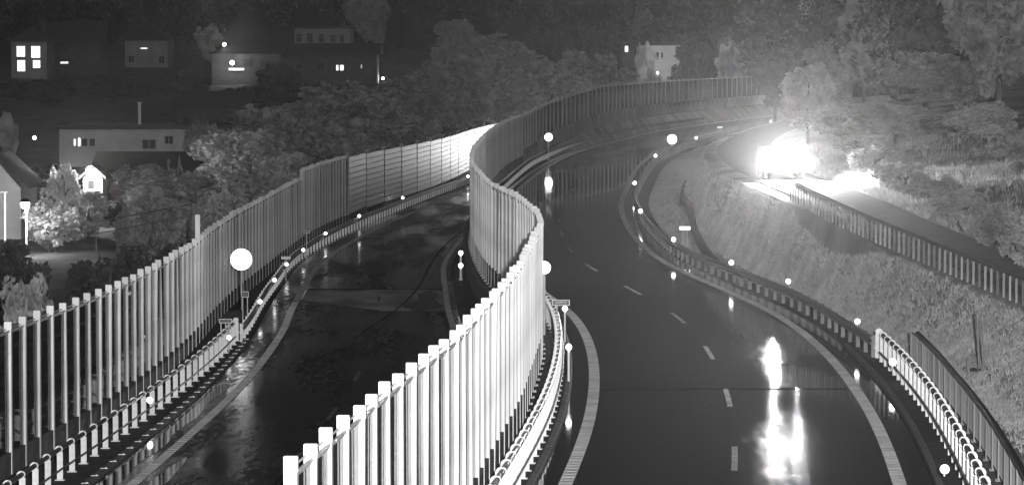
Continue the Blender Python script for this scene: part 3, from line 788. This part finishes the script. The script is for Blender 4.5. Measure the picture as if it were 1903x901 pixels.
# ------------------------------------------------------------------ houses
def sx(px, Y): return (px - 951.5) * Y / F
def sz(py, Y): return CAM_H - (py - 90) * Y / F
def house(name, label, px0, px1, pytop, pybase, Y, depth, wall, roof, windows, extra=None, group=None):
    """front elevation spans the given bearings at distance Y; roof = ('gable'|'hip'|'flat', height, overhang)"""
    x0, x1 = sx(px0, Y), sx(px1, Y); zt, zb = sz(pytop, Y), sz(pybase, Y); w = x1 - x0; h = zt - zb
    t = thing(name, label, 'house', ((x0 + x1) / 2, Y, zb), 0, group)
    mk('wall', MB().box((0, depth / 2, h / 2 - .75), (w, depth, h + 1.5)), wall, t)
    kind, rh, ov = roof; b = MB()
    if kind == 'gable':      # ridge along X
        b.prism([(-ov, h - .05), (depth / 2, h + rh), (depth + ov, h - .05), (depth + ov, h + .12), (depth / 2, h + rh + .2), (-ov, h + .12)], 'x', -w / 2 - ov, w / 2 + ov)
        for s in (-1, 1): b.prism([(0, h), (depth / 2, h + rh - .05), (depth, h)], 'x', s * w / 2 - .02, s * w / 2 + .02)
    elif kind == 'front':    # ridge along Y, gable to the viewer
        b.prism([(-w / 2 - ov, h - .05), (0, h + rh), (w / 2 + ov, h - .05), (w / 2 + ov, h + .12), (0, h + rh + .2), (-w / 2 - ov, h + .12)], 'y', -ov, depth + ov)
        mk('gable', MB().prism([(-w / 2, h), (w / 2, h), (0, h + rh)], 'y', .02, .12), wall, t)
    elif kind == 'hip':
        n = len(b.v); a = min(w, depth) / 2
        b.v += [(-w/2-ov, -ov, h), (w/2+ov, -ov, h), (w/2+ov, depth+ov, h), (-w/2-ov, depth+ov, h), (-w/2+a, depth/2, h+rh), (w/2-a, depth/2, h+rh)]
        b.f += [(n, n+1, n+5, n+4), (n+1, n+2, n+5), (n+2, n+3, n+4, n+5), (n+3, n, n+4), (n, n+3, n+2, n+1)]
    else:
        b.box((0, depth / 2, h + .12), (w + 2 * ov, depth + 2 * ov, .24)).box((0, depth / 2, h + .3), (w - .6, depth - .6, .12))
    mk('roof', b, 'roof', t)
    for (wx0, wx1, wy0, wy1, lit) in windows:
        a0, a1 = sx(wx0, Y) - t.location.x, sx(wx1, Y) - t.location.x; c1, c0 = sz(wy0, Y) - zb, sz(wy1, Y) - zb
        fw = .07; ww, hh = a1 - a0, c1 - c0; cx, cz = (a0 + a1) / 2, (c0 + c1) / 2
        fb = MB().box((cx, -.02, c1), (ww + fw, .08, fw)).box((cx, -.02, c0), (ww + fw, .08, fw)).box((a0, -.02, cz), (fw, .08, hh - fw)).box((a1, -.02, cz), (fw, .08, hh - fw))
        if ww > .7: fb.box((cx, -.02, cz), (.05, .06, hh - fw))
        if hh > 1.0: fb.box((cx, -.02, cz + hh * .2), (ww - fw, .05, .05))
        wnd = mk('window', fb, 'frame' if lit else wall, t)
        mk('pane', MB().box((cx, -.01, cz), (ww - .02, .03, hh - .02)), 'lit' if lit else 'pane', wnd)
        mk('sill', MB().box((cx, -.08, c0 - .07), (ww + .2, .18, .06)), wall, wnd)
    if extra: extra(t, w, h, depth)
    return t
def chimney(dx, dy, dz, hh, r=.3, tall=False):
    def f(t, w, h, d):
        if tall: mk('flue_pipe', MB().lathe([(r, h + dz), (r, h + dz + hh), (r + .06, h + dz + hh), (r + .06, h + dz + hh + .12)], (dx, dy, 0), 'z', 10), 'renderw', t)
        else: mk('chimney', MB().box((dx, dy, h + dz + hh / 2), (2 * r, 2 * r, hh)).box((dx, dy, h + dz + hh), (2 * r + .12, 2 * r + .12, .12)), 'brick', t)
    return f
house('house', 'dark two storey house with four tall lit windows high on the left', 22, 88, 78, 140, 500, 9, 'render', ('hip', 2.2, .5),
      [(32, 48, 86, 106, 1), (59, 76, 86, 108, 1), (33, 48, 112, 133, 1), (62, 76, 112, 127, 1)], chimney(1.5, 4, 1.2, 1.6))
house('house', 'very dark house beside the one with four lit windows', 88, 190, 82, 140, 512, 10, 'brick', ('gable', 3, .5),
      [(88.8, 92.5, 117, 126, 1), (114, 119, 91, 96, 0), (122, 127, 90, 96, 0), (113, 128, 115, 118.5, 1)])
house('house', 'dim house with one thin lit strip under its dark hipped roof', 233, 312, 76, 128, 540, 11, 'render', ('hip', 2.5, .5), [(262, 275, 89, 91.5, 1), (296, 306, 105, 118, 0), (240, 250, 104, 116, 0)])
house('house', 'house with star bright lamp under its eaves, left of the brick block', 394, 522, 100, 152, 470, 10, 'brick', ('hip', 1.7, .6), [(426, 454, 127, 131, 1), (452, 472, 110, 124, 0), (484, 500, 112, 124, 0)])
house('house', 'long low brick house with a small pair of lit panes', 523, 700, 102, 152, 462, 10, 'brick', ('gable', 1.2, .5),
      [(625, 629.5, 121, 131.5, 1), (632, 639, 121, 131.5, 1), (671, 673, 120.5, 127.5, 1), (552, 562, 120, 127, 0), (590, 602, 118, 132, 0)])
house('house', 'grey block with a row of tall dark windows above the brick house', 548, 652, 54, 120, 520, 12, 'render', ('flat', .5, .3),
      [(551, 561, 64, 80, 0), (571, 582, 62, 80, 0), (593, 602, 64, 80, 0), (614, 624, 66, 80, 0), (632, 640, 66, 80, 0), (598, 608, 91, 98, 0), (614, 624, 91, 98, 0)])
house('house', 'long pale flat fronted house with a dark square opening', 110, 452, 240, 305, 330, 12, 'renderm', ('flat', .5, .25),
      [(137, 141, 258, 271, 1), (145, 150, 256, 272, 1), (152, 163, 257, 272, 0), (166, 177, 257, 272, 0), (264, 290, 259, 277, 0), (306, 322, 252, 268, 0)], chimney(-1.3, 3, .3, 1.9, .13, True))
house('house', 'black roofed house rising behind the long pale house', 330, 452, 206, 245, 352, 10, 'brick', ('gable', 1.6, .6), [(340, 352, 218, 228, 0), (430, 440, 216, 228, 0)])
house('house', 'low house with wide dark pitched roof behind the lit porch', 180, 408, 318, 352, 272, 9, 'brick', ('gable', 1.1, .5), [(236, 246, 327, 340, 0), (370, 384, 326, 340, 0)])
house('porch', 'small bright gabled porch lit by a star bright lamp', 154, 190, 332, 362, 250, 3, 'renderm', ('front', .7, .25), [(162, 176, 334, 352, 0)])
house('house', 'pale gabled house cut by the left edge of the view', -60, 38, 350, 400, 236, 8, 'renderw', ('front', 1.9, .4), [(-14, 0, 358, 374, 0)])
house('house', 'small dark hut with two lit spots above the tree mass', 740, 832, 122, 160, 480, 7, 'brick', ('gable', 1.2, .4), [(783, 788, 140, 144.5, 1), (760, 766, 139, 145, 0)])
house('house', 'pale house with a dark window peeping from behind a lit bush', 1190, 1262, 85, 140, 560, 9, 'renderw', ('flat', .5, .5), [(1215, 1224, 97, 107, 0), (1228, 1232, 98, 108, 0), (1215, 1224, 108, 111, 0)])
house('house', 'far house corner with one lit pane near the dark wood', 1155, 1178, 78, 112, 590, 8, 'brick', ('hip', 1.5, .4), [(1161, 1167, 86, 97, 1)])

def wall_lamp(px, py, Y, power, label, r=.16, bracket=.5):
    x, z = sx(px, Y), sz(py, Y)
    t = thing('wall_lamp', label, 'lamp', (x, Y, z))
    mk('globe', smooth(fixn(MB().lathe([(.02, -r), (r * .7, -r * .7), (r, 0), (r * .7, r * .7), (.02, r)], (0, 0, 0), 'z', 14).mesh('globe'))), 'lamp', t)
    mk('bracket', MB().tube([(0, 0, r * .9), (0, .05, r * 1.5), (0, bracket, r * 1.5)], .03, 6), 'black', t)
    l = bpy.data.lights.new('lamp_light', 'POINT'); l.energy = power; l.shadow_soft_size = r
    lo = bpy.data.objects.new('lamp_light', l); COL.objects.link(lo); lo.parent = t; lo.location = (0, -r - .25, 0)
wall_lamp(165, 316, 249.2, 2500, 'star bright wall lamp on the small porch', .2)
wall_lamp(432, 117, 468.6, 400, 'star bright wall lamp under the eaves of the far left house', .28)
wall_lamp(418, 83, 474, 2200, 'small bright lamp on the roof edge above the star bright one', .2)
wall_lamp(64, 256, 300, 60, 'lone faint lamp in the dark between the houses', .13)
wall_lamp(1350, 98, 540, 7000, 'lamp glaring through leaves right of the pale house', .3)
wall_lamp(1222, 136, 545, 500, 'hidden garden lamp lighting the bush by the pale house', .12)
wall_lamp(712, 146, 470, 260, 'small garden lamp lighting a twig beside the low brick house', .15)
def street_lamp(px, py, Y, power, label, r):
    x, z = sx(px, Y), sz(py, Y); zb = ground_z(x, Y)
    t = thing('street_lamp', label, 'street lamp', (x, Y, zb)); h = z - zb
    mk('pole', MB().tube([(0, .5, -.3), (0, .5, h + .2), (0, .3, h + .45), (0, 0, h + .4)], [.07, .05, .04, .04], 8), 'galv', t)
    mk('lamp_shade', fixn(MB().lathe([(r * 1.2, h + .1), (r * .8, h + .28), (.05, h + .36)], (0, 0, 0), 'z', 14).mesh('lamp_shade')), 'black', t)
    mk('globe', smooth(fixn(MB().lathe([(.02, -r), (r * .7, -r * .7), (r, 0), (r * .7, r * .7), (.02, r)], (0, 0, h), 'z', 14).mesh('globe'))), 'lamp', t)
    l = bpy.data.lights.new('lamp_light', 'POINT'); l.energy = power; l.shadow_soft_size = r
    lo = bpy.data.objects.new('lamp_light', l); COL.objects.link(lo); lo.parent = t; lo.location = (0, -.25, h - r - .1)
street_lamp(46, 379, 222, 1800, 'garden lamp glowing among bushes at the left edge', .28)
# garden railing behind the outer barrier
Yr = 190; t = thing('garden_railing', 'thin dark railing in front of the lit bushes on the left', 'railing', (sx(245, Yr), Yr, sz(435, Yr)))
x0, x1 = sx(178, Yr) - t.location.x, sx(312, Yr) - t.location.x
mk('handrail', MB().tube([(x0, 0, .6), (x1, 14, .95)], .03, 6), 'galvdark', t); mk('lower_rail', MB().tube([(x0, 0, .0), (x1, 14, .4)], .025, 6), 'galvdark', t)
for q in range(6):
    u = q / 5; xx = x0 + (x1 - x0) * u; mk('baluster', MB().tube([(xx, 14 * u, -1.2 + .4 * u), (xx, 14 * u, .6 + .35 * u)], .025, 6), 'galvdark', t)
# white pole at left edge
t = thing('white_pole', 'short bright white pole at the left edge beside the garden lamp', 'pole', (sx(8, 226), 226, sz(420, 226)))
mk('pole', MB().tube([(0, 0, -1), (0, 0, 2.0)], .07, 8), 'white', t); mk('crossbar', MB().tube([(-.5, 0, 2.0), (.15, 0, 2.05)], .05, 6), 'white', t)

# ------------------------------------------------------------------ trees
def leaf_mesh(name, centers, size, seed):
    r = np.random.default_rng(seed); n = len(centers)
    a = r.normal(size=(n, 3)); a /= np.linalg.norm(a, axis=1)[:, None]
    b = r.normal(size=(n, 3)); b -= (b * a).sum(1)[:, None] * a; b /= np.linalg.norm(b, axis=1)[:, None]
    s = size * r.uniform(.6, 1.35, (n, 1))
    v = np.stack([centers - a * s, centers - b * s * .55 + a * s * .1, centers + a * s, centers + b * s * .55 + a * s * .1], 1).reshape(-1, 3)
    me = bpy.data.meshes.new(name); me.vertices.add(4 * n); me.vertices.foreach_set('co', v.ravel())
    me.loops.add(4 * n); me.loops.foreach_set('vertex_index', np.arange(4 * n, dtype=np.int32))
    me.polygons.add(n); me.polygons.foreach_set('loop_start', np.arange(0, 4 * n, 4, dtype=np.int32)); me.polygons.foreach_set('loop_total', np.full(n, 4, np.int32))
    me.update(); me.validate(); return me

def crown_points(kind, seed, n, clumps):
    """points inside a unit crown: x,y within -1..1, z within 0..1"""
    r = np.random.default_rng(seed); pts = []
    for i in range(clumps):
        if kind == 'cone':
            z = r.uniform(.02, .97); rad = (1 - z) ** .8 * r.uniform(.55, 1.0); an = r.uniform(0, 2 * np.pi); c = np.array([rad * np.cos(an), rad * np.sin(an), z]); cr = .16 * (1.1 - z)
        else:
            d = r.normal(size=3); d /= np.linalg.norm(d); q = r.uniform(.35, 1) ** .5
            c = d * q
            if kind == 'tall': c[:2] *= .75 + .25 * np.sin(c[2] * 3)
            lump = 1 + .22 * np.sin(3 * np.arctan2(d[1], d[0]) + seed) * np.cos(2.3 * d[2] + seed)
            c *= lump * .85; c = np.array([c[0], c[1], (c[2] + 1) / 2]); cr = r.uniform(.12, .26)
        m = max(4, int(n / clumps * r.uniform(.5, 1.5)))
        p = r.normal(size=(m, 3)); p /= np.linalg.norm(p, axis=1)[:, None]; p *= r.uniform(.3, 1, (m, 1)) ** .5 * cr
        p[:, 2] *= .55
        pts.append(c + p)
    return np.concatenate(pts)
CROWNS = {}
def crown_mesh(kind, var, m, aspect):
    key = (kind, var, m)
    if key not in CROWNS:
        n, cl = (4200, 52) if kind == 'bush' else ((8500, 105) if kind != 'cone' else (3000, 90))
        p = crown_points(kind, 11 * var + len(kind), n, cl); p[:, 0] *= 2.5; p[:, 1] *= 2.5; p[:, 2] *= 2.5 * aspect
        me = leaf_mesh('crown', p, .18 if kind != 'cone' else .11, var); me.materials.append(M[m]); CROWNS[key] = me
    return CROWNS[key]
TRUNKS = {}
def trunk_mesh(var):
    if var not in TRUNKS:
        r = random.Random(var); b = MB()
        b.tube([(0, 0, -.4), (.03, .02, .5), (r.uniform(-.1, .1), r.uniform(-.1, .1), 2.0), (r.uniform(-.2, .2), r.uniform(-.2, .2), 3.6)], [.2, .15, .11, .04], 8)
        for i in range(6):
            a = r.uniform(0, 6.28); z = r.uniform(1.0, 2.6); l = r.uniform(.9, 1.7)
            b.tube([(0, 0, z), (math.cos(a) * l * .5, math.sin(a) * l * .5, z + l * .45), (math.cos(a) * l, math.sin(a) * l, z + l * .9)], [.07, .045, .015], 6)
        me = fixn(b.mesh('trunk')); me.materials.append(M['bark']); TRUNKS[var] = smooth(me, 60)
    return TRUNKS[var]
tree_n = [0]
def tree(px, pytop, Y, wpx, kind, m, label, group=None, clear=.18, zb=None, name=None):
    x = sx(px, Y); zt = sz(pytop, Y)
    if zb is None: zb = ground_z(x, Y)
    h = max(zt - zb, 1.0); w = wpx * Y / F
    nm = name or ({'bush': 'bush', 'cone': 'conifer'}.get(kind, 'tree'))
    t = thing(nm, label, 'bush' if kind == 'bush' else 'tree', (x, Y, zb), 0, group)
    i = tree_n[0]; tree_n[0] += 1
    asp = 2.0; cz = h * (clear if kind not in ('bush', 'cone') else .02); ch = h - cz
    mk('trunk', trunk_mesh(i % 4), parent=t, sc=(min(1.5, max(.25, w / 5)), min(1.5, max(.25, w / 5)), h / 4.6), rz=i * 1.3)
    mk('crown', crown_mesh(kind, i % 5, m, asp), parent=t, loc=(0, 0, cz), rz=i * 2.1, sc=(w / 5, w / 5, ch / (2.5 * asp)))
    return t
G1 = 'trees and bushes behind the outer barrier'; G2 = 'trees on the far hillside'; G3 = 'trees above the upper road'
T = [
 (55, 500, 124, 150, 'bush', 'leaf', 'leafy bush behind the outer barrier at the left edge', G1),
 (200, 452, 150, 200, 'bush', 'leafd', 'low dark bush below the garden railing', G1),
 (318, 452, 165, 170, 'bush', 'leafd', 'dark bush just left of the barrier step', G1),
 (20, 440, 175, 160, 'bush', 'leafd', 'dark bush under the garden lamp at left edge', G1),
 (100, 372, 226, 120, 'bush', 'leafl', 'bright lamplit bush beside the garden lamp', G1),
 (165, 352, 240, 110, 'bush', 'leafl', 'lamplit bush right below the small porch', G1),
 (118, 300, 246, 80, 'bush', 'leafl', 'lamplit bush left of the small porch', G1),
 (268, 300, 262, 150, 'round', 'leaf', 'rounded tree right of the porch before the wide dark roof', G1),
 (335, 316, 225, 250, 'round', 'leaf', 'broad grey tree under the pair of conifers', G1),
 (314, 286, 240, 30, 'cone', 'leafl', 'left one of the pair of pale conifers', G1),
 (334, 284, 242, 34, 'cone', 'leafl', 'right one of the pair of pale conifers', G1),
 (408, 258, 262, 40, 'tall', 'leafl', 'slim pale shrub at the end of the long pale house', G1),
 (455, 231, 255, 212.5, 'round', 'leaf', 'big grey tree right of the slim pale shrub', G1),
 (430, 330, 215, 180, 'bush', 'leaf', 'wide bush over the near step of the outer barrier', G1),
 (545, 191, 285, 237.5, 'round', 'leaf', 'big rounded tree above the middle of the outer barrier', G1),
 (540, 280, 250, 200, 'bush', 'leaf', 'wide bush over the dim middle stretch of the outer barrier', G1),
 (640, 154, 320, 237.5, 'round', 'leaf', 'tall rounded tree below the low brick house', G1),
 (650, 238, 300, 170, 'bush', 'leaf', 'bush over the start of the ribbed panels', G1),
 (735, 144, 360, 212.5, 'round', 'leaf', 'rounded tree under the small dark hut', G1),
 (760, 212, 350, 150, 'bush', 'leaf', 'bush directly above the bright ribbed panels', G1),
 (835, 116, 400, 162.5, 'round', 'leaf', 'tree touching the left flank of the large dome shaped tree', G1),
 (905, 66, 430, 262.5, 'round', 'leaf', 'large dome shaped tree above the bend of the central barrier', G1),
 (1010, 116, 450, 212.5, 'round', 'leaf', 'tree right of the large dome shaped tree', G1),
 (1095, 98, 500, 187.5, 'round', 'leaf', 'tree behind the far posts left of the pale house', G1),
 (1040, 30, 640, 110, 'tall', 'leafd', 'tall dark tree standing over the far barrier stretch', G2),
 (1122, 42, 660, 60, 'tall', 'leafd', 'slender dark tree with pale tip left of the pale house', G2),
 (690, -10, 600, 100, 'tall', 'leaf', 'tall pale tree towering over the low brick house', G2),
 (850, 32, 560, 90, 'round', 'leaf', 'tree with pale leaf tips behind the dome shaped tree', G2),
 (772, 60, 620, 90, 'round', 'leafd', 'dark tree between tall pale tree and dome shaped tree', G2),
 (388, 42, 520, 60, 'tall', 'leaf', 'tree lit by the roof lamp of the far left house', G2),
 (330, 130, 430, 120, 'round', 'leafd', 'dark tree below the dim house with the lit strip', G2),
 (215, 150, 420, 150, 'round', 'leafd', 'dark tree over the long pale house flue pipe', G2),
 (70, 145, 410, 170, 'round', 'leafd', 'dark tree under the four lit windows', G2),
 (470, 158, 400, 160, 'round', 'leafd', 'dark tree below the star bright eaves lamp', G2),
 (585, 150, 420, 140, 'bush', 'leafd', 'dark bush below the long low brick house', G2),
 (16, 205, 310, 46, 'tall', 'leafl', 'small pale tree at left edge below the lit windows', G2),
 (95, 300, 270, 120, 'bush', 'leafd', 'dark bush between the gabled house and the porch', G1),
 (1200, 70, 550, 50, 'round', 'leafl', 'pale bush lit beside the pale house', G2),
 (1215, 122, 535, 50, 'bush', 'leafl', 'pale low bush under the pale house', G2),
 (1292, 72, 530, 90, 'round', 'leafd', 'dark tree between the pale house and the glaring lamp', G2),
 (1356, 78, 535, 70, 'round', 'leafl', 'tree with leaves lit white by the glaring lamp', G2),
 (1180, 128, 540, 160, 'bush', 'leaf', 'bush behind the far posts under the pale house', G2),
 (1290, 116, 560, 170, 'bush', 'leaf', 'bush behind the fading end of the far posts', G2),
 (1390, 110, 580, 150, 'round', 'leaf', 'tree over the pale far end of the barrier', G2),
 (1440, 60, 520, 150, 'round', 'leafd', 'dark tree behind the glare left of the leafy tall one', G3),
 (1502, 118, 212, 120, 'round', 'leafl', 'small pale tree lit right above the headlight glare', G3),
 (1605, -20, 330, 110, 'round', 'leafl', 'pale leafed tree high above the upper road', G3),
 (1545, 70, 360, 110, 'round', 'leaf', 'tree left below the pale leafed tree', G3),
 (1610, 190, 235, 170, 'round', 'leaf', 'broad tree right of the small lit tree', G3),
 (1720, 95, 260, 170, 'round', 'leaf', 'broad tree under the dark gap right of centre', G3),
 (1700, -40, 380, 130, 'round', 'leafd', 'dark tree in the gap between the pale leafed and the edge tree', G3),
 (1855, -70, 190, 230, 'tall', 'leaf', 'big tree filling the upper right edge', G3),
 (1790, 110, 215, 130, 'round', 'leaf', 'tree leaning against the big edge tree', G3),
 (1590, 250, 186, 100, 'bush', 'leaf', 'bush just right of the headlight glare', G3),
 (1628, 268, 162, 110, 'bush', 'leaf', 'second bush along the upper verge counted from the glare', G3),
 (1682, 300, 152, 120, 'bush', 'leaf', 'third bush along the upper verge counted from the glare', G3),
 (1738, 318, 144, 120, 'bush', 'leaf', 'fourth bush along the upper verge counted from the glare', G3),
 (1795, 345, 135, 120, 'bush', 'leaf', 'fifth bush along the upper verge counted from the glare', G3),
 (1852, 372, 127, 120, 'bush', 'leaf', 'sixth bush along the upper verge counted from the glare', G3),
 (1905, 396, 120, 120, 'bush', 'leaf', 'bush cut by the right edge above the guardrail', G3),
 (1570, 200, 205, 130, 'round', 'leaf', 'tree between the small lit tree and the broad verge tree', G3),
 (1665, 190, 196, 150, 'round', 'leaf', 'broad verge tree behind the second and third bushes', G3),
 (1755, 205, 184, 150, 'round', 'leaf', 'verge tree behind the fourth bush', G3),
 (1830, 190, 172, 140, 'round', 'leaf', 'verge tree behind the fifth bush under the big edge tree', G3),
 (1898, 240, 150, 130, 'round', 'leaf', 'verge tree cut by the right edge', G3),
 (700, 190, 330, 190, 'round', 'leaf', 'broad tree filling the gap above the first ribbed panels', G1),
 (600, 215, 300, 170, 'round', 'leaf', 'broad tree between the two biggest ones above the outer barrier', G1),
 (480, 300, 232, 150, 'round', 'leaf', 'tree close above the dim stretch of the outer barrier', G1),
 (960, 120, 470, 150, 'round', 'leaf', 'tree peeping over the right shoulder of the dome shaped tree', G1),
 (280, 350, 200, 150, 'bush', 'leaf', 'grey bush right of the garden railing', G1),
 (520, 118, 440, 90, 'round', 'leafd', 'dark tree between the eaves lamp house and the brick house', G2),
 (375, 225, 305, 80, 'round', 'leaf', 'grey tree in front of the long pale house facade', G2),
]
for a in T: tree(*a)

# far wood: a mass of trees no one could count
r = np.random.default_rng(5); pts = []; base = crown_points('round', 3, 700, 60); base2 = crown_points('tall', 8, 700, 60)
spots = [(r.uniform(-150, 95), r.uniform(640, 900)) for _ in range(190)] + [(r.uniform(0, 70), r.uniform(650, 800)) for _ in range(60)] + [(r.uniform(60, 210), r.uniform(400, 700)) for _ in range(120)] + [(r.uniform(32, 75), r.uniform(290, 400)) for _ in range(34)] + [(r.uniform(-95, -50), r.uniform(560, 640)) for _ in range(25)]
for x, y in spots:
    z = ground_z(x, y); h = r.uniform(10, 19) * ((1.7 if x > -5 else 1.1) if y > 500 else .75); w = r.uniform(3, 5.5) * (1.3 if x > -5 and y > 500 else 1)
    p = (base if r.random() < .6 else base2).copy(); a = r.uniform(0, 6.28)
    if y < 400: p = np.concatenate([p] + [p + r.normal(0, .03, p.shape) for _ in range(2)])
    q = p[:, :2] @ np.array([[math.cos(a), math.sin(a)], [-math.sin(a), math.cos(a)]])
    pts.append(np.stack([x + q[:, 0] * w, y + q[:, 1] * w, z + h * (.12 + .88 * p[:, 2])], 1))
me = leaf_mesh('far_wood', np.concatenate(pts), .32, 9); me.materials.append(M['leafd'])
tag(mk('far_wood', me), 'dark far wood closing the view at the top', kind='stuff')

# long dry grass on the bank and verge
def grass_tufts(n, region, seed, hmin, hmax, wmin, wmax):
    r = np.random.default_rng(seed); v = []; f = []
    for i in range(n):
        x, y = region(r)
        z = ground_z(x, y)
        for q in range(3):
            a = r.uniform(-.9, .9); h = r.uniform(hmin, hmax); w = r.uniform(wmin, wmax)
            ox, oy, lx, ly = r.normal(0, .07, 4); c, s_ = math.cos(a) * w, math.sin(a) * w; k0 = len(v)
            v += [(x + ox - c, y + oy - s_, z - .04), (x + ox + c, y + oy + s_, z - .04), (x + ox + lx, y + oy + ly, z + h)]
            f.append((k0, k0 + 1, k0 + 2))
    return v, f
def bank(r):
    y = r.uniform(70, 300) if r.random() < .7 else r.uniform(80, 170)
    g0 = GR(y) + (1.6 if y < 112 else 1.0); u = UX(y) - .35
    x = g0 + (u - g0) * r.random()
    if 152 < y < 262 and abs(x - DT(y)) < .3: x += .6
    return x, y
def verge(r):
    y = r.uniform(90, 230); return UX(y) + 3.7 + r.random() ** 1.6 * 9, y
v, f = grass_tufts(42000, bank, 1, .04, .15, .008, .022); v2, f2 = grass_tufts(9000, verge, 2, .1, .32, .008, .02)
k = len(v); v += v2; f += [tuple(i + k for i in q) for q in f2]
me = bpy.data.meshes.new('long_grass'); me.from_pydata(v, [], f); me.update(); me.materials.append(leafmat('dry_grass', .44, .3))
tag(mk('long_grass', me), 'rough dry grass covering the bank and the verge above', 'grass', kind='stuff')

# ------------------------------------------------------------------ thin night haze
HZ = 2.6e-4
hb = MB().box((0, 480, 42), (1200, 1300, 110)); ho = mk('haze', hb)
hm = bpy.data.materials.new('haze'); hm.use_nodes = True; N = hm.node_tree.nodes; N.clear()
out = N.new('ShaderNodeOutputMaterial'); pv = N.new('ShaderNodeVolumePrincipled')
pv.inputs['Color'].default_value = (.9, .9, .9, 1); pv.inputs['Density'].default_value = HZ; pv.inputs['Anisotropy'].default_value = 0.915
hm.node_tree.links.new(pv.outputs[0], out.inputs['Volume']); ho.data.materials.append(hm)
tag(ho, 'thin night haze over the whole place', 'haze', kind='stuff')
